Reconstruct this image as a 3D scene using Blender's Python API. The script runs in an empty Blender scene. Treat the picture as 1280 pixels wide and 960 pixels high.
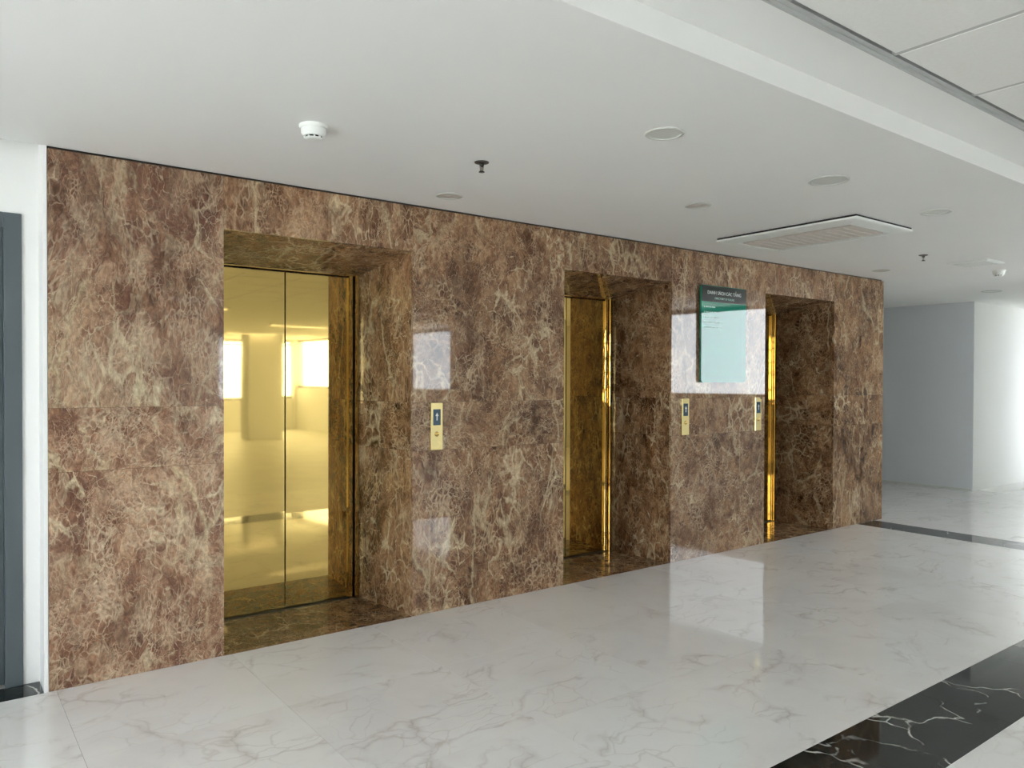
import bpy, bmesh, math, random
from mathutils import Vector, Matrix

random.seed(7)
S = bpy.context.scene
COL = S.collection

# ------------------------------------------------------------------ camera
FPX, IMW = 960.7, 1280.0
CAM_H = 1.45
YAW, PITCH, ROLL = 0.6473, 0.0117, 0.0034
cd = bpy.data.cameras.new('camera')
cam = bpy.data.objects.new('camera', cd)
COL.objects.link(cam)
fw = Vector((math.sin(YAW) * math.cos(PITCH), math.cos(YAW) * math.cos(PITCH), -math.sin(PITCH)))
rt = Vector((math.cos(YAW), -math.sin(YAW), 0))
up = rt.cross(fw)
r2 = rt * math.cos(ROLL) + up * math.sin(ROLL)
u2 = up * math.cos(ROLL) - rt * math.sin(ROLL)
cam.matrix_world = Matrix(((r2.x, u2.x, -fw.x, 0), (r2.y, u2.y, -fw.y, 0), (r2.z, u2.z, -fw.z, CAM_H), (0, 0, 0, 1)))
cd.sensor_width = 36.0
cd.sensor_fit = 'HORIZONTAL'
cd.lens = 36.0 * FPX / IMW
cd.shift_y = 7.2 / IMW
cd.clip_start = 0.02
S.camera = cam

# ------------------------------------------------------------------ world, exposure
w = bpy.data.worlds.new('World')
S.world = w
w.use_nodes = True
bgn = w.node_tree.nodes['Background']
bgn.inputs[0].default_value = (0.87, 0.93, 1.0, 1)   # even, bright overcast sky
bgn.inputs[1].default_value = 4.2
sl = bpy.data.lights.new('sun', 'SUN')          # high sun behind the lift core: it lights the land outside
sl.energy = 17.0
sl.angle = math.radians(3)
sl.color = (1.0, .975, .94)
sun = bpy.data.objects.new('sun', sl)
sun.rotation_euler = (math.radians(-28), 0, math.radians(12))
COL.objects.link(sun)
S.view_settings.view_transform = 'Standard'
S.view_settings.look = 'None'
S.view_settings.gamma = 1.0
S.view_settings.use_curve_mapping = False
S.view_settings.exposure = 1.43
S.cycles.max_bounces = 14
S.cycles.diffuse_bounces = 9
S.cycles.glossy_bounces = 8
S.cycles.transparent_max_bounces = 12
S.cycles.caustics_reflective = False
S.cycles.sample_clamp_indirect = 12.0
S.cycles.use_denoising = True

# ------------------------------------------------------------------ dimensions
WY = 4.118         # face of the marble wall
H1 = 2.525         # plaster ceiling
H2 = 2.616         # tiled ceiling
EDGE = 1.663       # ceiling step
P0, P1, P2 = (15.4, 4.45), (10.0, 1.75), (8.6, -12.5)
P3, P4 = (-3.2, -12.5), (-3.2, 4.3)
TOP = 3.1
CENTERS = [1.787, 4.139, 6.511]
HWF, HWB = 0.564, 0.500     # half width of an opening, front and back
MX0, MX1 = 0.4295, 8.031    # ends of the marble wall
ZR = [0.0, 1.015, 1.315, 2.513]
Z_LINT = 2.238
Y_BACK = 4.69
SOFF_B = 2.150

def daylight_portal(a, b, z0, z1):
    """lets the sky light enter through a row of windows"""
    L = bpy.data.lights.new('window_portal', 'AREA')
    L.shape = 'RECTANGLE'
    dx, dy = b[0] - a[0], b[1] - a[1]
    L.size = math.hypot(dx, dy)
    L.size_y = z1 - z0
    L.cycles.is_portal = True
    o = bpy.data.objects.new('window_portal', L)
    n = Vector((dy, -dx, 0)).normalized()
    mid = Vector(((a[0] + b[0]) / 2, (a[1] + b[1]) / 2, (z0 + z1) / 2))
    inside = Vector((3, -3, 1)) - mid
    if n.dot(inside) < 0:
        n = -n
    o.location = mid - n * 0.12
    o.rotation_euler = (n).to_track_quat('-Z', 'Y').to_euler()
    COL.objects.link(o)
for a_, b_ in ((P0, P1), (P1, P2), (P2, P3), (P3, P4)):
    daylight_portal(a_, b_, 0.0, H2)

# ------------------------------------------------------------------ node helpers
class N:
    def __init__(s, name):
        s.m = bpy.data.materials.new(name)
        s.m.use_nodes = True
        s.t = s.m.node_tree
        s.b = s.t.nodes['Principled BSDF']
    def n(s, typ, **kw):
        x = s.t.nodes.new(typ)
        for k, v in kw.items():
            setattr(x, k, v)
        return x
    def l(s, a, b):
        s.t.links.new(a, b)
    def set(s, node, **kw):
        for k, v in kw.items():
            node.inputs[k.replace('_', ' ')].default_value = v
        return node
    def noise(s, vec, scale, detail=4, rough=.55, dist=0.0):
        x = s.n('ShaderNodeTexNoise')
        x.inputs['Scale'].default_value = scale
        x.inputs['Detail'].default_value = detail
        x.inputs['Roughness'].default_value = rough
        x.inputs['Distortion'].default_value = dist
        s.l(vec, x.inputs['Vector'])
        return x
    def edge(s, vec, scale):
        x = s.n('ShaderNodeTexVoronoi', feature='DISTANCE_TO_EDGE')
        x.inputs['Scale'].default_value = scale
        s.l(vec, x.inputs['Vector'])
        return x.outputs['Distance']
    def ramp(s, fac, stops, mode='LINEAR'):
        x = s.n('ShaderNodeValToRGB')
        x.color_ramp.interpolation = mode
        el = x.color_ramp.elements
        while len(el) < len(stops):
            el.new(0.5)
        for e, (p, c) in zip(el, stops):
            e.position = p
            e.color = (c, c, c, 1) if isinstance(c, (int, float)) else (*c, 1)
        s.l(fac, x.inputs[0])
        return x.outputs[0]
    def math(s, op, a, b=None, c=None):
        x = s.n('ShaderNodeMath', operation=op)
        for i, v in enumerate((a, b, c)):
            if v is None:
                continue
            if isinstance(v, (int, float)):
                x.inputs[i].default_value = v
            else:
                s.l(v, x.inputs[i])
        return x.outputs[0]
    def vmath(s, op, a, b=None, scale=None):
        x = s.n('ShaderNodeVectorMath', operation=op)
        for i, v in enumerate((a, b)):
            if v is None:
                continue
            if isinstance(v, (tuple, list)):
                x.inputs[i].default_value = v
            else:
                s.l(v, x.inputs[i])
        if scale is not None:
            x.inputs['Scale'].default_value = scale
        return x.outputs[0]
    def mix(s, fac, a, b, blend='MIX'):
        x = s.n('ShaderNodeMix', data_type='RGBA', blend_type=blend)
        if isinstance(fac, (int, float)):
            x.inputs[0].default_value = fac
        else:
            s.l(fac, x.inputs[0])
        for i, v in ((6, a), (7, b)):
            if isinstance(v, (tuple, list)):
                x.inputs[i].default_value = (*v, 1)
            else:
                s.l(v, x.inputs[i])
        return x.outputs[2]
    def coords(s, scale=(1, 1, 1), rand=40.0):
        tc = s.n('ShaderNodeTexCoord')
        oi = s.n('ShaderNodeObjectInfo')
        v = s.vmath('MULTIPLY', tc.outputs['Object'], scale)
        off = s.n('ShaderNodeCombineXYZ')
        s.l(s.math('MULTIPLY', oi.outputs['Random'], rand), off.inputs[0])
        s.l(s.math('MULTIPLY', oi.outputs['Random'], rand * 1.7), off.inputs[1])
        s.l(s.math('MULTIPLY', oi.outputs['Random'], rand * .63), off.inputs[2])
        return s.vmath('ADD', v, off.outputs[0]), oi.outputs['Random']
    def warp(s, vec, scale, amt, detail=3):
        nz = s.noise(vec, scale, detail)
        d = s.vmath('SUBTRACT', nz.outputs['Color'], (.5, .5, .5))
        d = s.vmath('SCALE', d, scale=amt)
        return s.vmath('ADD', vec, d)

def plain(name, col, rough=.5, metal=0.0, spec=.5, emit=None, var=0.0, vscale=6.0, bump=0.0):
    k = N(name)
    k.b.inputs['Roughness'].default_value = rough
    k.b.inputs['Metallic'].default_value = metal
    k.b.inputs['Specular IOR Level'].default_value = spec
    tc = k.n('ShaderNodeTexCoord')
    nz = k.noise(tc.outputs['Object'], vscale, 5)
    if var > 0:
        lo = tuple(c * (1 - var) for c in col)
        hi = tuple(min(1, c * (1 + var)) for c in col)
        c = k.ramp(nz.outputs[0], [(.3, lo), (.7, hi)])
        k.l(c, k.b.inputs['Base Color'])
    else:
        k.b.inputs['Base Color'].default_value = (*col, 1)
    if bump > 0:
        bn = k.n('ShaderNodeBump')
        bn.inputs['Strength'].default_value = bump
        bn.inputs['Distance'].default_value = .002
        k.l(nz.outputs[0], bn.inputs['Height'])
        k.l(bn.outputs[0], k.b.inputs['Normal'])
    if emit:
        k.b.inputs['Emission Color'].default_value = (*emit[0], 1)
        k.b.inputs['Emission Strength'].default_value = emit[1]
    return k.m

# ------------------------------------------------------------------ materials
def brown_marble(name='brown_marble', pale=0.0):
    k = N(name)
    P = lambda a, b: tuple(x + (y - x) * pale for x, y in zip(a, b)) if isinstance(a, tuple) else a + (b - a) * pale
    v0, rnd = k.coords((1, 1, 1))
    st = k.n('ShaderNodeCombineXYZ')
    st.inputs[0].default_value = st.inputs[1].default_value = 1.0
    k.l(k.math('MULTIPLY_ADD', k.math('FRACT', k.math('MULTIPLY', rnd, 7.3)), .5, .5), st.inputs[2])
    v = k.vmath('MULTIPLY', v0, st.outputs[0])
    w1 = k.warp(v, 2.6, .18, 4)
    w2 = k.warp(w1, 15.0, .05, 4)
    # body: cloudy brown stone with grain
    b0 = k.noise(w1, 1.7, 3, .5).outputs[0]
    b1 = k.noise(w1, 4.2, 9, .68).outputs[0]
    b2 = k.noise(w2, 15.0, 8, .72).outputs[0]
    body = k.math('ADD', k.math('MULTIPLY', b0, .26), k.math('ADD', k.math('MULTIPLY', b1, .36), k.math('MULTIPLY', b2, .38)))
    base = k.ramp(body, [(.42, P((.042, .018, .007), (.095, .045, .026))), (.475, P((.125, .060, .028), (.20, .108, .068))),
                         (.52, P((.225, .122, .066), (.31, .185, .122))), (.58, P((.36, .22, .125), (.43, .295, .195)))])
    def cells(vec, sc):
        c = k.n('ShaderNodeTexVoronoi', feature='SMOOTH_F1')
        c.inputs['Scale'].default_value = sc
        c.inputs['Smoothness'].default_value = .25
        k.l(vec, c.inputs['Vector'])
        sp = k.n('ShaderNodeSeparateColor')
        k.l(c.outputs['Color'], sp.inputs[0])
        return sp.outputs
    # broken fragments, some darker, some paler
    for sc, dk, lt in ((9.0, .55, .30), (21.0, .60, .40)):
        o = cells(w2, sc)
        base = k.mix(k.ramp(o[0], [(.55, .0), (.95, dk)]), base, P((.055, .022, .010), (.13, .062, .043)))
        base = k.mix(k.ramp(o[1], [(.62, .0), (1., lt)]), base, P((.38, .235, .14), (.43, .32, .22)))
    def veins(sc, nsc, lo, gain, wmin, wmax, seed):
        """pale matrix between fragments: its width follows a noise, so it swells into cream patches"""
        vv = k.vmath('ADD', w1, (seed, seed * .7, -seed))
        n_ = k.noise(vv, nsc, 6, .62).outputs[0]
        wd = k.math('MULTIPLY', k.math('SUBTRACT', n_, lo), gain)
        wd = k.math('MINIMUM', k.math('MAXIMUM', wd, wmin), wmax)
        d = k.math('DIVIDE', k.edge(w2, sc), wd)
        return k.ramp(d, [(.0, 1.), (.45, .75), (1., .0)])
    m0 = k.ramp(k.noise(v, 5.5, 6, .66).outputs[0], [(.41, .05), (.56, 1.)])
    m1 = k.ramp(k.noise(v, 3.4, 6, .66).outputs[0], [(.42, .05), (.57, 1.)])
    m2 = k.ramp(k.noise(v, 9.0, 5, .66).outputs[0], [(.45, .05), (.58, 1.)])
    c = k.mix(k.math('MULTIPLY', veins(60, 7.0, .40, 1.2, .03, .24, 3.), k.math('MULTIPLY', m2, .72)), base, P((.40, .265, .165), (.44, .32, .23)))
    c = k.mix(k.math('MULTIPLY', veins(30, 5.0, .45, 1.1, .02, .24, 7.), k.math('MULTIPLY', m0, .75)), c, P((.46, .33, .215), (.48, .37, .265)))
    c = k.mix(k.math('MULTIPLY', veins(12, 3.6, .51, 1.4, .012, .34, 11.), k.math('MULTIPLY', m1, .85)), c, P((.56, .44, .29), (.52, .42, .29)))
    c = k.mix(k.math('MULTIPLY', veins(5.2, 2.6, P(.60, .565), 1.5, .004, .30, 17.), k.math('MULTIPLY', m2, .9)), c, (.56, .47, .32))
    # long straggling veins
    lg = k.ramp(k.edge(k.vmath('MULTIPLY', w2, (1., 1., .42)), 3.1), [(.0, 1.), (.008, .7), (.028, .0)])
    c = k.mix(k.math('MULTIPLY', lg, k.math('MULTIPLY', k.ramp(k.noise(v, 2.0, 3).outputs[0], [(.46, .0), (.56, 1.)]), .75)), c, (.50, .40, .26))
    # slab to slab variation
    grain = k.ramp(k.noise(w2, 70.0, 5, .7).outputs[0], [(.36, .55), (.64, 1.4)])
    c = k.mix(.75, c, grain, 'MULTIPLY')
    hsv = k.n('ShaderNodeHueSaturation')
    hsv.inputs['Saturation'].default_value = 1.1
    k.l(c, hsv.inputs['Color'])
    k.l(k.math('MULTIPLY_ADD', rnd, .22, .92), hsv.inputs['Value'])
    k.l(hsv.outputs[0], k.b.inputs['Base Color'])
    k.b.inputs['Roughness'].default_value = .03
    k.b.inputs['Specular IOR Level'].default_value = .5
    return k.m

def floor_marble(name='white_floor_marble', rough=.05):
    k = N(name)
    v, rnd = k.coords((1, 1, 1))
    a = k.warp(v, 1.2, .7, 4)
    b = k.warp(a, 7., .09, 4)
    st = k.vmath('MULTIPLY', b, (.75, 1.5, 1))
    cloud = k.noise(a, 1.6, 6, .6).outputs[0]
    base = k.ramp(cloud, [(.35, (.78, .76, .745)), (.5, (.83, .815, .80)), (.66, (.85, .845, .835))])
    m1 = k.ramp(k.noise(v, 2.3, 5, .6).outputs[0], [(.47, .0), (.60, 1.)])
    v1 = k.ramp(k.edge(st, 1.9), [(.0, 1.), (.008, .55), (.05, .0)])
    v2 = k.ramp(k.edge(st, 5.2), [(.0, .8), (.04, .0)])
    c = k.mix(k.math('MULTIPLY', v2, k.math('MULTIPLY', m1, .38)), base, (.46, .40, .37))
    c = k.mix(k.math('MULTIPLY', v1, k.math('MULTIPLY', m1, .50)), c, (.44, .38, .355))
    k.l(c, k.b.inputs['Base Color'])
    k.b.inputs['Roughness'].default_value = rough
    k.b.inputs['Specular IOR Level'].default_value = .5
    return k.m

def black_marble():
    k = N('black_marble')
    v, rnd = k.coords((1, 1, 1))
    a = k.warp(v, 1.8, .6, 3)
    b = k.warp(a, 9., .07, 4)
    base = k.ramp(k.noise(a, 3., 6).outputs[0], [(.3, (.004, .006, .006)), (.7, (.013, .018, .018))])
    m1 = k.ramp(k.noise(v, 3.2, 4).outputs[0], [(.43, .0), (.55, 1.)])
    v1 = k.ramp(k.edge(b, 2.4), [(.0, 1.), (.006, .7), (.018, .0)])
    v2 = k.ramp(k.edge(b, 5.0), [(.0, .5), (.02, .0)])
    c = k.mix(k.math('MULTIPLY', v2, k.math('MULTIPLY', m1, .4)), base, (.25, .25, .24))
    c = k.mix(k.math('MULTIPLY', v1, m1), c, (.62, .62, .58))
    k.l(c, k.b.inputs['Base Color'])
    k.b.inputs['Roughness'].default_value = .05
    return k.m

def gold(name, wob=.02, wscale=(1.2, 1.2, 2.6), col=(.66, .465, .155)):
    k = N(name)
    k.b.inputs['Base Color'].default_value = (*col, 1)
    k.b.inputs['Metallic'].default_value = 1.0
    k.b.inputs['Roughness'].default_value = .03
    v, rnd = k.coords(wscale)
    nz = k.noise(v, 1.0, 2, .4)
    bn = k.n('ShaderNodeBump')
    bn.inputs['Strength'].default_value = 1.0
    bn.inputs['Distance'].default_value = wob
    k.l(nz.outputs[0], bn.inputs['Height'])
    k.l(bn.outputs[0], k.b.inputs['Normal'])
    return k.m

def glass():
    k = N('window_glass')
    t = k.t
    t.nodes.remove(k.b)
    out = [x for x in t.nodes if x.type == 'OUTPUT_MATERIAL'][0]
    tr = k.n('ShaderNodeBsdfTransparent')
    tr.inputs[0].default_value = (.955, .965, .96, 1)
    gl = k.n('ShaderNodeBsdfGlossy')
    gl.inputs['Roughness'].default_value = .01
    lw = k.n('ShaderNodeLayerWeight')
    lw.inputs[0].default_value = .5
    fr = k.n('ShaderNodeMath', operation='MULTIPLY_ADD')      # Schlick reflectance, the same from both sides
    k.l(k.math('POWER', lw.outputs['Facing'], 5.0), fr.inputs[0])
    fr.inputs[1].default_value = .96
    fr.inputs[2].default_value = .035
    mx = k.n('ShaderNodeMixShader')
    k.l(fr.outputs[0], mx.inputs[0]); k.l(tr.outputs[0], mx.inputs[1]); k.l(gl.outputs[0], mx.inputs[2])
    k.l(mx.outputs[0], out.inputs[0])
    return k.m

M = dict(
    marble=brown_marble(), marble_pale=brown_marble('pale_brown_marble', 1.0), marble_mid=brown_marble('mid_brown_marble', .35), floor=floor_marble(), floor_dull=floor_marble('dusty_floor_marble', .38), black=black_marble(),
    gold=gold('gold_mirror', .0016, (.5, .5, 1.6)), goldtrim=gold('gold_trim', .0012, (6, 6, 5), (.64, .43, .145)),
    goldpanel=gold('gold_plate', .001, (8, 8, 8), (.88, .72, .36)),
    white=plain('white_paint', (.84, .84, .82), .6, var=.012, vscale=2),
    ceil=plain('ceiling_paint', (.845, .845, .825), .75, var=.012, vscale=1.5),
    tile=plain('ceiling_tile_board', (.80, .80, .765), .85, var=.02, vscale=60, bump=.1),
    grid=plain('grid_metal', (.50, .50, .48), .5),
    angle=plain('angle_metal', (.50, .51, .50), .5),
    grey=plain('grey_paint', (.66, .68, .70), .6, var=.012, vscale=2),
    grout=plain('dark_grout', (.045, .032, .024), .9),
    dark=plain('dark_core', (.02, .018, .016), .9),
    doorgrey=plain('grey_door_paint', (.090, .108, .118), .38, var=.04, vscale=3),
    mull=plain('black_aluminium', (.012, .013, .014), .4),
    glass=glass(),
    plastic=plain('white_plastic', (.80, .82, .78), .4),
    plastic2=plain('grey_plastic', (.60, .61, .57), .45),
    lens=plain('frosted_lens', (.68, .70, .66), .35),
    slot=plain('black_slot', (.012, .012, .012), .8),
    chrome=plain('dull_metal', (.45, .43, .38), .3, 1.0),
    darkmetal=plain('dark_metal', (.10, .095, .085), .4, .8),
    grille=plain('grille_plastic', (.63, .58, .53), .5),
    green=plain('green_acrylic', (.016, .235, .155), .02, spec=.5),
    signblack=plain('black_acrylic', (.014, .020, .017), .03),
    ink=plain('white_ink', (.72, .74, .72), .3),
    ink2=plain('pale_green_ink', (.42, .66, .56), .3),
    screen=plain('blue_screen', (.045, .085, .125), .05),
    office=plain('dusty_office_floor', (.78, .77, .75), .42, var=.05, vscale=2),
    grout2=plain('floor_grout', (.62, .585, .56), .7),
    lamp=plain('lamp_diffuser', (.9, .9, .88), .4, emit=((1, .97, .9), 1.2)),
    land=plain('hazy_land', (.47, .475, .475), .9, var=.25, vscale=.02),
    facade=plain('facade_panel', (.55, .55, .53), .6),
)

# ------------------------------------------------------------------ mesh helpers
HEXF = [(0, 3, 2, 1), (4, 5, 6, 7), (0, 1, 5, 4), (1, 2, 6, 5), (2, 3, 7, 6), (3, 0, 4, 7)]
def link(name, me, mat=None, parent=None, loc=(0, 0, 0), rot=None):
    o = bpy.data.objects.new(name, me)
    COL.objects.link(o)
    o.location = loc
    if rot:
        o.rotation_euler = rot
    if mat is not None and me is not None and not me.materials:
        me.materials.append(mat)
    if parent is not None:
        o.parent = parent
    return o
def empty(name, loc=(0, 0, 0), rz=0.0):
    o = bpy.data.objects.new(name, None)
    o.empty_display_size = .1
    COL.objects.link(o)
    o.location = loc
    o.rotation_euler = (0, 0, rz)
    return o
def tag(o, label=None, cat=None, group=None, kind=None):
    if label: o['label'] = label
    if cat: o['category'] = cat
    if group: o['group'] = group
    if kind: o['kind'] = kind
    return o
def finish(bm, bev=0.0, smooth=False, seg=1):
    if bev > 0:
        bmesh.ops.bevel(bm, geom=list(bm.edges), offset=bev, segments=seg, affect='EDGES', profile=.5)
    bmesh.ops.recalc_face_normals(bm, faces=bm.faces)
    me = bpy.data.meshes.new('mesh')
    bm.to_mesh(me)
    bm.free()
    if smooth:
        for p in me.polygons:
            p.use_smooth = True
    return me
def add_hex(bm, pts):
    vs = [bm.verts.new(p) for p in pts]
    for f in HEXF:
        bm.faces.new([vs[i] for i in f])
def add_box(bm, x0, x1, y0, y1, z0, z1):
    add_hex(bm, [(x0, y0, z0), (x1, y0, z0), (x1, y1, z0), (x0, y1, z0),
                 (x0, y0, z1), (x1, y0, z1), (x1, y1, z1), (x0, y1, z1)])
def cut(bm, seg, off=(0, 0)):
    """trim a mesh along the line of the window wall, so that nothing juts out of the building"""
    a, b = seg
    n = Vector((b[1] - a[1], a[0] - b[0], 0)).normalized()
    if n.x < 0:
        n = -n
    co = Vector((a[0] - off[0], a[1] - off[1], 0)) + n * .08
    r = bmesh.ops.bisect_plane(bm, geom=bm.verts[:] + bm.edges[:] + bm.faces[:], plane_co=co, plane_no=n, clear_outer=True)
    ed = [e for e in r['geom_cut'] if isinstance(e, bmesh.types.BMEdge)]
    if ed:
        bmesh.ops.edgeloop_fill(bm, edges=ed)
def boxes(name, lst, mat, parent=None, bev=0.0, clip=None):
    """one mesh made of boxes, if need be cut off at a window wall"""
    bm = bmesh.new()
    for b in lst:
        if clip is None:
            add_box(bm, *b)
        else:
            b2 = bmesh.new()
            add_box(b2, *b)
            cut(b2, clip)
            me = bpy.data.meshes.new('t')
            b2.to_mesh(me); b2.free()
            bm.from_mesh(me)
            bpy.data.meshes.remove(me)
    return link(name, finish(bm, bev), mat, parent)
def slab(name, pts, mat, parent=None, bev=.0006):
    """a slab from 8 corner points, origin in its middle"""
    c = sum((Vector(p) for p in pts), Vector()) / 8
    bm = bmesh.new()
    add_hex(bm, [Vector(p) - c for p in pts])
    return link(name, finish(bm, bev), mat, parent, c)
def bslab(name, x0, x1, y0, y1, z0, z1, mat, parent=None, bev=.0006):
    return slab(name, [(x0, y0, z0), (x1, y0, z0), (x1, y1, z0), (x0, y1, z0),
                       (x0, y0, z1), (x1, y0, z1), (x1, y1, z1), (x0, y1, z1)], mat, parent, bev)
def lathe_bm(bm, prof, seg=40, c=(0, 0, 0)):
    """prof: list of (r, z)"""
    rings = []
    for r, z in prof:
        if r < 1e-6:
            rings.append([bm.verts.new((c[0], c[1], c[2] + z))])
        else:
            rings.append([bm.verts.new((c[0] + r * math.cos(2 * math.pi * i / seg),
                                        c[1] + r * math.sin(2 * math.pi * i / seg), c[2] + z)) for i in range(seg)])
    for a, b in zip(rings, rings[1:]):
        if len(a) == 1 and len(b) == 1:
            continue
        for i in range(seg):
            j = (i + 1) % seg
            if len(a) == 1:
                bm.faces.new([a[0], b[i], b[j]])
            elif len(b) == 1:
                bm.faces.new([a[i], a[j], b[0]])
            else:
                bm.faces.new([a[i], a[j], b[j], b[i]])
def lathe(name, prof, mat, parent=None, seg=40, loc=(0, 0, 0), smooth=True):
    bm = bmesh.new()
    lathe_bm(bm, prof, seg)
    me = finish(bm)
    o = link(name, me, mat, parent, loc)
    if smooth:
        for p in me.polygons:
            p.use_smooth = True
        me.set_sharp_from_angle(angle=math.radians(35))
    return o
def prism_xy(bm, poly, z0, z1):
    lo = [bm.verts.new((x, y, z0)) for x, y in poly]
    hi = [bm.verts.new((x, y, z1)) for x, y in poly]
    bm.faces.new(lo[::-1]); bm.faces.new(hi)
    n = len(poly)
    for i in range(n):
        bm.faces.new([lo[i], lo[(i + 1) % n], hi[(i + 1) % n], hi[i]])
def copy_tree(o, parent=None):
    c = o.copy()
    COL.objects.link(c)
    c.parent = parent
    for ch in o.children:
        copy_tree(ch, c)
    return c

# ------------------------------------------------------------------ floor
SA, SB = (P2, P1), (P1, P0)
floor = boxes('floor', [(-3.3, 17.4, -12.6, P1[1], -.14, -.012)], M['grout2'], clip=SA)
boxes('floor_base', [(-3.3, 17.4, P1[1], 9.2, -.14, -.012)], M['grout2'], floor, clip=SB)
tag(floor, 'glossy white marble tile floor with black marble border bands', 'floor', kind='structure')
G = .0005
TX0 = .46
tile_cache = {}
def floor_tile(name, x0, x1, y0, y1, mat):
    key = (round(x1 - x0, 3), round(y1 - y0, 3), mat.name)
    seg = SB if (y0 + y1) / 2 > P1[1] - .25 else SA
    xl = lambda y: seg[0][0] + (seg[1][0] - seg[0][0]) * (y - seg[0][1]) / (seg[1][1] - seg[0][1]) + .08
    if x0 >= max(xl(y0), xl(y1)) - .02:
        return None
    if x1 > min(xl(y0), xl(y1)):
        cx, cy = (x0 + x1) / 2, (y0 + y1) / 2
        bm = bmesh.new()
        add_box(bm, x0 - cx + G, x1 - cx - G, y0 - cy + G, y1 - cy - G, -.012, 0)
        cut(bm, seg, (cx, cy))
        if len(bm.faces) < 4:
            bm.free()
            return None
        return link(name, finish(bm), mat, floor, (cx, cy, 0))
    if key not in tile_cache:
        hx, hy = (x1 - x0) / 2 - G, (y1 - y0) / 2 - G
        bm = bmesh.new()
        add_box(bm, -hx, hx, -hy, hy, -.012, 0)
        me = finish(bm)
        me.materials.append(mat)
        tile_cache[key] = me
    o = link(name, tile_cache[key], None, floor, ((x0 + x1) / 2, (y0 + y1) / 2, 0))
    return o
BX0, BX1 = 7.53, 7.884       # border band that crosses the lobby
BY0, BY1 = 1.3065, 1.7025     # border band that runs along the lobby
rows = [BY1 + (WY - BY1) / 3 * i for i in range(4)]
xs = [TX0 + .8 * i for i in range(-4, 9)]
for r in range(3):
    for i in range(len(xs)):
        a = xs[i]
        b = min(xs[i] + .8, BX0)
        if b - a > .05:
            floor_tile('floor_tile', a, b, rows[r], rows[r + 1], M['floor'])
# border bands
for i in range(len(xs)):
    a, b = xs[i], min(xs[i] + .8, BX0)
    if b - a > .05:
        floor_tile('border_tile', a, b, BY0, BY1, M['black'])
floor_tile('border_tile', BX0, BX1, BY0, BY1, M['black'])
for r in range(3):
    floor_tile('border_tile', BX0, BX1, rows[r], rows[r + 1], M['black'])
for r in range(3):                                   # continues beside the marble wall
    floor_tile('floor_tile', MX1 + .02, MX1 + .02 + .0 + .8, WY + .8 * r, WY + .8 * (r + 1), M['floor'])
# beyond the crossing band
fx = [BX1 + .8 * i for i in range(8)]
fy = [BY0 + .8 * i for i in range(4)] + [WY]
for a in fx:
    for c0, c1 in zip(fy, fy[1:]):
        if c1 - c0 > .05:
            floor_tile('floor_tile', a, a + .8, c0, c1, M['floor'])
for i, a in enumerate([MX1 + .82 + .8 * j for j in range(3)]):
    for r in range(3):
        floor_tile('floor_tile', a, a + .8, WY + .8 * r, WY + .8 * (r + 1), M['floor'])
# near rows in front of the border band
for r in range(2):
    for i in range(2, len(xs)):
        floor_tile('floor_tile', xs[i], xs[i] + .8, BY0 - .8 * (r + 1), BY0 - .8 * r, M['floor_dull'])
# the wide office floor behind
def floor_field(x0, x1, y0, y1, seg=None):
    boxes('floor_field', [(x0, x1, y0, y1, -.012, 0)], M['office'], floor, clip=seg)
floor_field(-3.2, xs[2], BY0 - 1.6, BY0)
floor_field(-3.2, xs[0], BY0, WY)
floor_field(-3.2, 12, -12.5, BY0 - 1.6, SA)
floor_field(xs[-1] + .8, 12, BY0 - 1.6, BY0, SA)
floor_field(MX1 + 3.22, 17, WY, 4.45, SB)
floor_field(MX1 + .02, 11.05, WY + 2.4, 9.0)
for i in range(10):                                   # dark inlay at the foot of the recessed wall
    b = .410 - .8 * i
    if b > -3.2:
        floor_tile('threshold_tile', b - .8, b, WY, 4.294, M['black'])

# ------------------------------------------------------------------ marble lift wall
core = []
ends = [MX0] + sum([[c - HWF, c + HWF] for c in CENTERS], []) + [MX1]
for i in range(0, len(ends), 2):
    core.append((ends[i] + .006, ends[i + 1] - .006, WY + .022, 5.2, 0, TOP))
for c in CENTERS:
    core.append((c - HWF - .006, c + HWF + .006, WY + .022, 5.2, Z_LINT + .04, TOP))
core.append((MX0, MX1, 5.2, 5.4, 0, TOP))  # unseen wall added behind the shafts against light leaks
wall_lift = boxes('wall_back', core, M['grout'])
tag(wall_lift, 'polished brown veined marble wall with three lift recesses', 'wall', kind='structure')
J = .0005
def panel(x0, x1, z0, z1, mat='marble'):
    return bslab('marble_panel', x0 + J, x1 - J, WY, WY + .022, z0 + J, z1 - J, M[mat], wall_lift)
for i in range(0, len(ends), 2):
    for z0, z1 in zip(ZR, ZR[1:]):
        panel(ends[i], ends[i + 1], z0, z1, ('marble_pale', 'marble_mid', 'marble_mid', 'marble')[i // 2])
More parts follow.
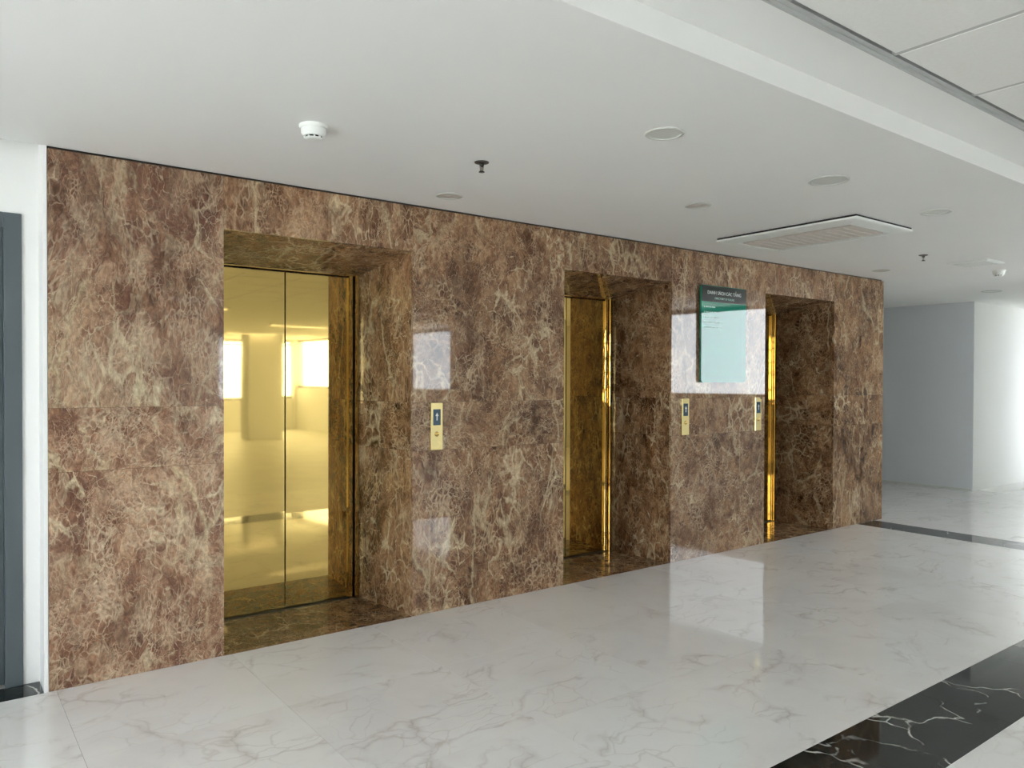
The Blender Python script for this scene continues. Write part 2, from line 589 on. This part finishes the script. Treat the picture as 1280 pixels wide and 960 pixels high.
for c in CENTERS:
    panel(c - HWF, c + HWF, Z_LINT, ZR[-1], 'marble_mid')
    ya, yb = WY + .023, Y_BACK + .12
    t = (yb - WY) / (Y_BACK - WY)
    for s in (-1, 1):
        xa, xb = c + s * HWF, c + s * (HWF + (HWB - HWF) * t)
        xo = c + s * (HWF + .012)
        for z0, z1 in zip(ZR[:3], [1.015, 1.315, 2.26]):
            lo, hi = z0 + J, z1 - J
            if s > 0:
                pts = [(xa, ya, lo), (xo, ya, lo), (xo, yb, lo), (xb, yb, lo),
                       (xa, ya, hi), (xo, ya, hi), (xo, yb, hi), (xb, yb, hi)]
            else:
                pts = [(xo, ya, lo), (xa, ya, lo), (xb, yb, lo), (xo, yb, lo),
                       (xo, ya, hi), (xa, ya, hi), (xb, yb, hi), (xo, yb, hi)]
            slab('reveal_panel', pts, M['marble'], wall_lift)
    zb = Z_LINT + (SOFF_B - Z_LINT) * t
    zt = Z_LINT + .03
    hw = HWF - .002
    slab('soffit_panel', [(c - hw, ya, Z_LINT + .001), (c + hw, ya, Z_LINT + .001), (c + hw, yb, zb), (c - hw, yb, zb),
                          (c - hw, ya, zt), (c + hw, ya, zt), (c + hw, yb, zt), (c - hw, yb, zt)], M['marble'], wall_lift)
    bslab('sill_slab', c - HWF + J, c + HWF - J, WY, Y_BACK + .02, -.02, 0, M['marble'], wall_lift)

# ------------------------------------------------------------------ lift doors
def lift_door(n, c, strip):
    d = empty('door_%d' % n, (c, 4.745, 0))
    W = .427
    H = 2.132
    for s in (-1, 1):
        bm = bmesh.new()
        x0, x1 = (s * .0025, s * (W + .02)) if s > 0 else (s * (W + .02), s * .0025)
        add_box(bm, x0, x1, 0, .03, .006, H)
        leaf = link('door_leaf', finish(bm, .002), M['gold'], d)
        if strip and s > 0:                       # bevelled leading edge of the leaf
            bm = bmesh.new()
            poly = [(.0026, -.0005), (.0026, -.0040), (.040, -.0082), (.042, -.0005)]
            prism_xy(bm, poly, .012, H - .004)
            link('edge_strip', finish(bm), M['goldtrim'], leaf)
        # jamb of two strips with a groove between
        for nm, a, b, y0 in (('jamb_strip', W, W + .030, -.018), ('jamb_strip', W + .037, W + .067, -.036),
                             ('jamb_groove', W + .030, W + .037, -.006), ('jamb_return', W + .067, W + .080, -.028)):
            bm = bmesh.new()
            xa, xb = (a, b) if s > 0 else (-b, -a)
            add_box(bm, xa, xb, y0, .06, 0, 2.150)
            link(nm, finish(bm, .003 if nm == 'jamb_strip' else 0), M['slot'] if nm == 'jamb_groove' else M['goldtrim'], d)
    bm = bmesh.new(); add_box(bm, -W, W, -.02, .06, H + .006, 2.150)
    link('header', finish(bm, .002), M['goldtrim'], d)
    bm = bmesh.new(); add_box(bm, -W, W, -.035, .06, 0, .004)
    link('threshold', finish(bm), M['darkmetal'], d)
    bm = bmesh.new(); add_box(bm, -W - .08, W + .08, .06, .09, 0, 2.16)
    link('backing', finish(bm), M['dark'], d)
    return d
DL = ['gold mirror lift door reflecting the office windows, beside the grey door wall',
      'gold mirror lift door in the marble recess between two brass call plates',
      'gold mirror lift door in the recess right after the green directory board']
for i, c in enumerate(CENTERS):
    d = lift_door(i + 1, c, i == 1)
    tag(d, DL[i], 'lift door', kind='structure')

# ------------------------------------------------------------------ recessed white wall with the grey door
DX0, DX1, DZ = -.70, .343, 2.227
RY = 4.294
wl = boxes('wall_left', [(-3.4, DX0, RY, RY + .15, 0, TOP), (DX0, DX1, RY, RY + .15, DZ, TOP), (DX1, MX0 - .016, RY, RY + .15, 0, TOP)], M['white'])
tag(wl, 'white painted wall set back beside the marble', 'wall', kind='structure')
tr = boxes('trim_1', [(MX0 - .018, MX0 - .001, WY + .001, RY, 0, TOP)], M['white'], bev=.001)
tag(tr, 'white corner return at the end of the marble wall', 'trim', kind='structure')
d4 = empty('door_4', ((DX0 + DX1) / 2, RY, 0))
hw = (DX1 - DX0) / 2
bm = bmesh.new()
add_box(bm, -hw, -hw + .072, -.012, .14, 0, DZ); add_box(bm, hw - .072, hw, -.012, .14, 0, DZ)
add_box(bm, -hw + .072, hw - .072, -.012, .14, DZ - .072, DZ)
link('door_frame', finish(bm, .002), M['doorgrey'], d4)
bm = bmesh.new(); add_box(bm, -hw + .072, hw - .072, .035, .08, .008, DZ - .072)
leaf = link('door_leaf', finish(bm, .002), M['doorgrey'], d4)
bm = bmesh.new()
add_box(bm, -hw + .14, -hw + .18, .015, .035, 1.0, 1.22); add_box(bm, -hw + .14, -hw + .28, -.03, -.012, 1.09, 1.11)
add_box(bm, -hw + .15, -hw + .17, -.03, .02, 1.09, 1.11)
link('handle', finish(bm, .002), M['chrome'], leaf)
tag(d4, 'dark grey metal door in a grey frame in the white wall', 'door', kind='structure')

# ------------------------------------------------------------------ ceilings
RX = 17.4
cz = boxes('ceiling', [(-3.3, MX1 + .02, EDGE, WY + .012, H1, H2 + .1), (MX1 + .02, RX, EDGE, 9.2, H1, H2 + .1)], M['ceil'], clip=SB)
tag(cz, 'smooth white plaster ceiling over the lift lobby', 'ceiling', kind='structure')
slabtop = boxes('ceiling_slab', [(-3.3, RX, -12.6, P1[1], TOP, TOP + .15)], M['ceil'], clip=SA)  # roof slab out of view, added so no light leaks in above
boxes('slab_part', [(-3.3, RX, P1[1], 9.3, TOP, TOP + .15)], M['ceil'], slabtop, clip=SB)
tag(slabtop, 'unseen slab added above the suspended ceilings to stop light leaks', 'ceiling', kind='structure')
TY = 1.412
cg = boxes('ceiling_grid', [(-3.3, RX, TY, EDGE, H2, H2 + .1)], M['ceil'], clip=SA)
tag(cg, 'white suspended tile ceiling with metal grid beyond the plaster step', 'ceiling', kind='structure')
boxes('edge_trim', [(-3.3, RX, TY - .026, TY, H2 + .004, H2 + .03), (-3.3, RX, TY - .004, TY + .004, H2 - .010, H2 + .02)], M['angle'], cg, clip=SA)
PT = .648
NX0 = 2.101 - 4 * PT
tile_me = None
YT0 = TY - .03
for r in range(5):
    for i in range(14):
        x0, y1 = NX0 + i * PT, YT0 - r * PT
        if tile_me is None:
            bm = bmesh.new()
            add_box(bm, -PT / 2 + .012, PT / 2 - .012, -PT / 2 + .012, PT / 2 - .012, 0, .012)
            tile_me = finish(bm, .002); tile_me.materials.append(M['tile'])
        link('ceiling_tile', tile_me, None, cg, (x0 + PT / 2, y1 - PT / 2, H2 + .001))
bar_me = {}
XE = NX0 + 14 * PT
YE = YT0 - 5 * PT
for i in range(15):
    boxes('grid_bar', [(NX0 + i * PT - .012, NX0 + i * PT + .012, YE, YT0, H2 + .003, H2 + .02)], M['grid'], cg)
for r in range(1, 6):
    boxes('grid_bar', [(NX0, XE, YT0 - r * PT - .012, YT0 - r * PT + .012, H2 + .0035, H2 + .0195)], M['grid'], cg)
for k, (x0, x1, y0, y1) in enumerate(((-3.3, NX0, YE, TY), (XE, RX, YE, TY), (-3.3, RX, -12.6, YE))):
    boxes('ceiling_field', [(x0, x1, y0, y1, H2 + .002, H2 + .03)], M['tile'], cg, clip=SA)

# linear lamps in the office ceiling behind
lamp0 = None
for ly in (-3.2, -6.2, -9.2):
    for lx in (3.2, 6.2):
        if lamp0 is None:
            lamp0 = empty('ceiling_lamp', (lx, ly, H2))
            boxes('housing', [(-.62, .62, -.09, .09, -.03, .002)], M['plastic'], lamp0)
            boxes('diffuser', [(-.60, .60, -.07, .07, -.036, -.030)], M['lamp'], lamp0)
            tag(lamp0, 'long slim white ceiling lamp over the empty office, mirrored in the lift door', 'ceiling lamp', 'office ceiling lamps')
        else:
            c2 = copy_tree(lamp0); c2.location = (lx, ly, H2)

# ------------------------------------------------------------------ far walls
wr = boxes('wall_right', [(11.05, 11.25, 4.45, 9.2, 0, TOP)], M['grey'])
tag(wr, 'pale grey end wall of the passage past the lifts', 'wall', kind='structure')
wr2 = boxes('wall_right_return', [(11.252, 15.4, 4.45, 4.65, 0, TOP)], M['white'])
boxes('corner_edge', [(11.05, 11.252, 4.446, 4.45, 0, H1)], M['white'], wr2)
tag(wr2, 'bright white wall catching the window light', 'wall', kind='structure')
wp = boxes('wall_passage', [(MX1 + .02, 11.05, 9.0, 9.2, 0, TOP)], M['white'])
tag(wp, 'white wall closing the passage behind the lifts', 'wall', kind='structure')
wc = boxes('wall_core', [(MX1 + .0005, MX1 + .018, WY + .03, 9.0, 0, TOP)], M['white'])
tag(wc, 'white side of the lift core', 'wall', kind='structure')
bb = boxes('baseboard_right', [(11.038, 11.049, 4.46, 9.0, 0, .03)], M['plastic2'])
tag(bb, 'thin grey skirting at the foot of the far grey wall', 'skirting', kind='structure')
wsh = boxes('wall_leak_stop', [(-3.4, MX0, 4.45, 4.6, 0, TOP)], M['dark'])  # unseen black wall, added to close light leaks
tag(wsh, 'unseen dark wall added behind the grey door to stop light leaks', 'wall', kind='structure')

# ------------------------------------------------------------------ window facades (behind and beside the camera)
WIN = [0]
def facade(a, b, bays, skip=(), z0=.06, z1=H2 - .02, bars=(), transom=True):
    dx, dy = b[0] - a[0], b[1] - a[1]
    L = math.hypot(dx, dy)
    ang = math.atan2(dy, dx)
    wd = L / bays
    proto = None
    for i in range(bays):
        if i in skip:
            continue
        WIN[0] += 1
        cx, cy = a[0] + dx * (i + .5) / bays, a[1] + dy * (i + .5) / bays
        h = wd / 2
        if proto is None:
            o = empty('window_%d' % WIN[0], (cx, cy, 0), ang)
            boxes('frame', [(-h, -h + .04, -.05, .05, z0, z1), (h - .04, h, -.05, .05, z0, z1),
                            (-h + .04, h - .04, -.05, .05, z0, z0 + .06), (-h + .04, h - .04, -.05, .05, z1 - .05, z1)], M['mull'], o)
            zt = 2.44 if transom else z1 - .05
            if transom:
                boxes('transom', [(-h + .04, h - .04, -.04, .04, 2.44, 2.47)], M['mull'], o)
            for zb in bars:
                boxes('glazing_bar', [(-h + .04, h - .04, -.03, .03, zb, zb + .05)], M['mull'], o)
            boxes('pane', [(-h + .04, h - .04, -.004, .004, z0 + .06, zt)], M['glass'], o)
            if transom:
                boxes('pane', [(-h + .04, h - .04, -.004, .004, 2.47, z1 - .05)], M['glass'], o)
            tag(o, 'black framed office window opposite the lifts, mirrored in the gold doors', 'window', 'office windows', 'structure')
            proto = o
        else:
            o = copy_tree(proto); o.location = (cx, cy, 0); o.name = 'window_%d' % WIN[0]
    wn = empty('wall_facade', ((a[0] + b[0]) / 2, (a[1] + b[1]) / 2, 0), ang)
    lst = [(-L / 2, L / 2, -.1, .1, -.14, z0), (-L / 2, L / 2, -.1, .1, z1, TOP)]
    for i in skip:
        lst.append((-L / 2 + i * wd, -L / 2 + (i + 1) * wd, -.1, .1, z0, z1))  # solid bays added out of view to balance daylight and reflections
    boxes('spandrel', lst, M['white'], wn)
    tag(wn, 'plain white wall around the office windows, with bays closed to balance the daylight', 'wall', kind='structure')
facade(P1, P0, 15, (0, 1, 2, 3, 4, 5, 6, 7, 8, 9, 12, 13, 14), .06)
facade(P1, P2, 6, (1, 2, 4), 1.2, transom=False)
facade(P3, P2, 9, (0, 1, 2, 3, 4, 5, 6), .9)
PM = (-3.2, -0.3)
facade(P3, PM, 8, (0, 1, 2, 3, 4, 5, 7), .9, bars=(1.25, 1.6, 1.95, 2.25))
facade(PM, P4, 6, (4, 5), .06, bars=(.7, 1.3, 1.9))
def column(x, y, wx, wy, rz=0.0, label=''):
    bm = bmesh.new(); add_box(bm, -wx / 2, wx / 2, -wy / 2, wy / 2, 0, TOP)
    o = link('wall_column', finish(bm, .01), M['white'], None, (x, y, 0), (0, 0, rz))
    tag(o, label, 'column', kind='structure')
column(9.0, -4.9, .5, 1.15, -.09, 'square white office column before the side windows')
column(6.6, -9.6, .85, .6, 0, 'square white free-standing column in the open office')
column(8.6, -12.4, .3, .3, 0, 'square white column in the corner of the two window walls')
column(10.05, 1.75, .18, .18, .4, 'slim white column where the window wall turns')

land = boxes('ground_outside', [(-900, 900, -900, 900, -32, -31)], M['land'])
tag(land, 'hazy flat city land far below the windows', 'ground', kind='structure')

# ------------------------------------------------------------------ call plates
def call_plate(x, label, shut):
    o = empty('call_plate', (x, WY, 1.016))
    wv, hv = .088, .296
    bm = bmesh.new()
    add_box(bm, -wv / 2, wv / 2, -.014, 0, 0, hv)
    link('face_plate', finish(bm, .003, seg=2), M['goldpanel'], o)
    bm = bmesh.new(); add_box(bm, -.027, .027, -.0155, -.0135, .155, .255)
    scr = link('display', finish(bm, .0008), M['screen'], o)
    bm = bmesh.new()
    add_box(bm, -.0035, .0035, -.0165, -.0155, .185, .215)
    vs = [bm.verts.new(p) for p in ((-.012, -.0162, .213), (.012, -.0162, .213), (0, -.0162, .234))]
    bm.faces.new(vs)
    link('arrow', finish(bm), M['ink'], scr)
    bm = bmesh.new()
    lathe_bm(bm, [(0, .004), (.014, .004), (.016, .002), (.016, 0)], 24)
    bmesh.ops.rotate(bm, verts=bm.verts, matrix=Matrix.Rotation(math.pi / 2, 3, 'X'))
    bmesh.ops.translate(bm, verts=bm.verts, vec=(0, -.0138, .10))
    link('call_button', finish(bm, smooth=True), M['goldtrim'], o)
    tag(o, label, 'call plate', 'brass lift call plates')
call_plate(2.516, 'brass lift call plate with blue display on the wide panel after the first lift', 0)
call_plate(4.863, 'brass lift call plate with small display under the near edge of the directory board', 0)
call_plate(5.836, 'brass lift call plate with small display at the edge of the last lift recess', 0)

# ------------------------------------------------------------------ directory board
sg = empty('directory_board', (5.331, WY, 1.442))
SW, SH = .297, .803
def rounded(w, h0, h1, r, seg=6):
    pts = []
    for cx, cz_, a0 in ((w - r, h0 + r, -90), (w - r, h1 - r, 0), (-w + r, h1 - r, 90), (-w + r, h0 + r, 180)):
        for i in range(seg + 1):
            a = math.radians(a0 + 90 * i / seg)
            pts.append((cx + r * math.cos(a), cz_ + r * math.sin(a)))
    return pts
def plate_xz(name, pts, y0, y1, mat, parent, bev=0):
    bm = bmesh.new()
    f = [bm.verts.new((x, y0, z)) for x, z in pts]
    b = [bm.verts.new((x, y1, z)) for x, z in pts]
    bm.faces.new(f); bm.faces.new(b[::-1])
    n = len(pts)
    for i in range(n):
        bm.faces.new([f[i], b[i], b[(i + 1) % n], f[(i + 1) % n]])
    return link(name, finish(bm, bev), mat, parent)
plate_xz('panel', rounded(SW, 0, SH, .022), -.028, -.010, M['green'], sg, .0012)
plate_xz('header_band', [(-SW + .002, SH - .135), (SW - .002, SH - .135), (SW - .002, SH - .004), (-SW + .002, SH - .004)], -.0292, -.0282, M['signblack'], sg)
for x in (-SW + .05, SW - .05):
    for z in (.06, SH - .16):
        bm = bmesh.new(); lathe_bm(bm, [(.012, 0), (.012, .0102)], 16)
        bmesh.ops.rotate(bm, verts=bm.verts, matrix=Matrix.Rotation(math.pi / 2, 3, 'X'))
        bmesh.ops.translate(bm, verts=bm.verts, vec=(x, 0, z))
        link('standoff', finish(bm), M['chrome'], sg)
def text(name, body, size, x, z, y, mat, parent, align='LEFT', extr=.0004):
    cu = bpy.data.curves.new('t', 'FONT')
    cu.body = body; cu.size = size; cu.align_x = align; cu.extrude = extr
    cu.resolution_u = 3
    tmp = bpy.data.objects.new('t', cu)
    COL.objects.link(tmp)
    bpy.context.view_layer.update()
    dg = bpy.context.evaluated_depsgraph_get()
    me = bpy.data.meshes.new_from_object(tmp.evaluated_get(dg))
    bpy.data.objects.remove(tmp)
    return link(name, me, mat, parent, (x, y, z), (math.pi / 2, 0, 0))
text('title_lettering', 'DANH SÁCH CÁC TẦNG', .040, 0.0, SH - .072, -.0296, M['ink'], sg, 'CENTER', .0006)
text('subtitle_lettering', 'DIRECTORY OF FLOORS', .024, 0.0, SH - .112, -.0296, M['ink2'], sg, 'CENTER')
rr = random.Random(3)
for i in range(5):
    z = SH - .185 - i * .042
    bm = bmesh.new()
    x = -SW + .03
    add_box(bm, x, x + .012, -.0288, -.0281, z, z + .012)
    x += .022
    for wd in [rr.uniform(.02, .05) for _ in range(rr.choice((3, 4, 5)))]:
        add_box(bm, x, x + wd, -.0288, -.0281, z + .002, z + .011)
        x += wd + .007
    link('list_line', finish(bm), M['ink2'], sg)
tag(sg, 'glossy green floor directory board with black header on the marble wall', 'directory board')

# ------------------------------------------------------------------ ceiling fittings
def smoke_detector(x, y, label):
    o = empty('smoke_detector', (x, y, H1))
    lathe('base', [(0, 0), (.060, 0), (.060, -.008), (.056, -.014), (0, -.014)], M['plastic'], o)
    b = lathe('head', [(0, -.0135), (.052, -.014), (.051, -.034), (.042, -.046), (0, -.046)], M['plastic'], o)
    lathe('cap', [(0, -.058), (.026, -.060), (.034, -.057), (.037, -.053), (0, -.053)], M['plastic'], o)
    lathe('chamber', [(0, -.0465), (.035, -.0465), (.034, -.0525), (0, -.0525)], M['slot'], o)
    bm = bmesh.new()
    for i in range(10):
        a = 2 * math.pi * i / 10
        m = Matrix.Rotation(a, 3, 'Z')
        nb = len(bm.verts)
        add_box(bm, .033, .041, -.0035, .0035, -.0535, -.0455)
        bm.verts.ensure_lookup_table()
        for v in bm.verts[nb:]:
            v.co = m @ v.co
    link('vane', finish(bm), M['plastic'], o)
    tag(o, label, 'smoke detector', 'ceiling smoke detectors')
smoke_detector(1.295, 3.11, 'round white smoke detector on the plaster ceiling before the first lift')
smoke_detector(8.18, 3.08, 'round white smoke detector past the last lift near the far wall')

def sprinkler(x, y, label):
    o = empty('sprinkler', (x, y, H1))
    lathe('escutcheon', [(0, 0), (.036, 0), (.035, -.004), (.022, -.008), (0, -.008)], M['darkmetal'], o, 32)
    lathe('body', [(.011, -.008), (.011, -.020), (.006, -.024), (0, -.024)], M['darkmetal'], o, 20)
    lathe('bulb', [(0, -.024), (.0035, -.026), (.0035, -.042), (0, -.044)], M['chrome'], o, 12)
    for s in (-1, 1):
        bm = bmesh.new()
        add_hex(bm, [(s * .0075, -.003, -.020), (s * .0105, -.003, -.020), (s * .0105, .003, -.020), (s * .0075, .003, -.020),
                     (s * .0045, -.003, -.046), (s * .0075, -.003, -.046), (s * .0075, .003, -.046), (s * .0045, .003, -.046)])
        link('yoke_arm', finish(bm), M['chrome'], o)
    lathe('deflector', [(0, -.044), (.012, -.045), (.015, -.049), (.013, -.050), (0, -.049)], M['darkmetal'], o, 20)
    tag(o, label, 'sprinkler', 'ceiling sprinkler heads')
sprinkler(2.167, 3.12, 'small metal sprinkler head on the ceiling before the first lift')
sprinkler(6.70, 3.10, 'small metal sprinkler head on the ceiling past the air conditioner')

def downlight(x, y, r, label, group, nm='downlight'):
    o = empty(nm, (x, y, H1))
    lathe('rim', [(r, 0), (r, -.003), (r * .96, -.006), (r * .86, -.006), (r * .84, -.001), (r * .84, 0)], M['plastic2'], o, 48)
    lathe('lens', [(0, -.002), (r * .83, -.002), (r * .84, 0)], M['lens'], o, 48)
    tag(o, label, 'downlight', group)
g = 'round recessed downlights in the lobby ceiling'
downlight(2.542, 2.272, .085, 'round unlit downlight across the lobby from the first call plate', g)
downlight(3.825, 2.265, .106, 'round unlit downlight between the ceiling step and the air conditioner', g)
downlight(5.066, 2.269, .092, 'round unlit downlight beside the air conditioner, furthest along the ceiling step', g)
downlight(9.98, 3.83, .11, 'small round downlight in front of the far white wall', g)

def speaker(x, y, label):
    o = empty('ceiling_speaker', (x, y, H1))
    r = .080
    lathe('rim', [(r, 0), (r, -.003), (r * .93, -.006), (r * .80, -.003), (r * .80, 0)], M['plastic2'], o, 40)
    lathe('grille', [(0, -.003), (r * .35, -.003), (r * .37, -.001), (r * .78, -.001), (r * .79, 0)], M['grille'], o, 40)
    tag(o, label, 'speaker', 'round ceiling speakers')
speaker(2.413, 3.80, 'small round ceiling speaker close above the marble after the first lift')
speaker(3.743, 3.076, 'small round ceiling speaker between the near sprinkler and the air conditioner')
speaker(7.30, 3.77, 'small round ceiling speaker close above the far end of the marble')

def cassette(x0, x1, y0, y1, nm, label, drop=.028):
    cx, cy = (x0 + x1) / 2, (y0 + y1) / 2
    a, b = (x1 - x0) / 2, (y1 - y0) / 2
    o = empty(nm, (cx, cy, H1 - .001))
    bm = bmesh.new()
    def ring(sx, sy, z):
        return [bm.verts.new(p) for p in ((-sx, -sy, z), (sx, -sy, z), (sx, sy, z), (-sx, sy, z))]
    R = [ring(a - .02, b - .02, -.012), ring(a, b, -.012), ring(a, b, -.022), ring(a - .015, b - .015, -.028), ring(a - .10, b - .10, -drop - .012), ring(a - .105, b - .105, -drop - .010), ring(a - .108, b - .108, -.010)]
    for p, q in zip(R, R[1:]):
        for i in range(4):
            bm.faces.new([p[i], p[(i + 1) % 4], q[(i + 1) % 4], q[i]])
    link('surround', finish(bm), M['plastic'], o)
    boxes('seam', [(-a + .005, a - .005, -b + .005, b - .005, -.013, 0)], M['slot'], o)
    boxes('slot_back', [(-a + .106, a - .106, -b + .106, b - .106, -.018, -.0135)], M['slot'], o)
    gx0, gx1 = -a + .155, a - .155
    boxes('intake_plate', [(gx0, gx1, -b + .125, b - .125, -drop - .010, -.016)], M['grille'], o, .004)
    for k in range(11):
        yy = -b + .20 + (2 * b - .40) * k / 10
        boxes('intake_slat', [(gx0 + .02, gx1 - .02, yy - .010, yy + .010, -drop - .014, -drop - .009)], M['grille'], o, .001)
    for s in (-1, 1):
        xa = s * (a - .130)
        bm = bmesh.new()
        add_hex(bm, [(xa - .010, -b + .12, -.026), (xa + .010, -b + .12, -.032), (xa + .010, b - .12, -.032), (xa - .010, b - .12, -.026),
                     (xa - .010, -b + .12, -.022), (xa + .010, -b + .12, -.028), (xa + .010, b - .12, -.028), (xa - .010, b - .12, -.022)])
        link('louvre', finish(bm), M['plastic'], o)
    tag(o, label, 'air conditioner', 'ceiling cassette air conditioners')
cassette(4.72, 5.46, 2.60, 3.70, 'air_conditioner', 'large white ceiling cassette air conditioner with dark slots above the directory board')

def air_grille(cx, cy, a, label):
    o = empty('air_grille', (cx, cy, H1))
    bm = bmesh.new()
    R = []
    for sx, z in ((a, 0), (a, -.004), (a - .015, -.012), (a - .035, -.012), (a - .038, -.002)):
        R.append([bm.verts.new(p) for p in ((-sx, -sx, z), (sx, -sx, z), (sx, sx, z), (-sx, sx, z))])
    for p, q in zip(R, R[1:]):
        for i in range(4):
            bm.faces.new([p[i], p[(i + 1) % 4], q[(i + 1) % 4], q[i]])
    link('frame', finish(bm), M['plastic'], o)
    boxes('recess', [(-a + .036, a - .036, -a + .036, a - .036, -.003, -.001)], M['slot'], o)
    for k in range(7):
        yy = -a + .06 + (2 * a - .12) * k / 6
        bm = bmesh.new()
        add_hex(bm, [(-a + .036, yy - .018, -.005), (a - .036, yy - .018, -.005), (a - .036, yy + .016, -.013), (-a + .036, yy + .016, -.013),
                     (-a + .036, yy - .018, -.0035), (a - .036, yy - .018, -.0035), (a - .036, yy + .016, -.0115), (-a + .036, yy + .016, -.0115)])
        link('blade', finish(bm), M['plastic2'], o)
    tag(o, label, 'air grille')
air_grille(7.50, 3.02, .175, 'small square white air grille in the ceiling past the last lift')
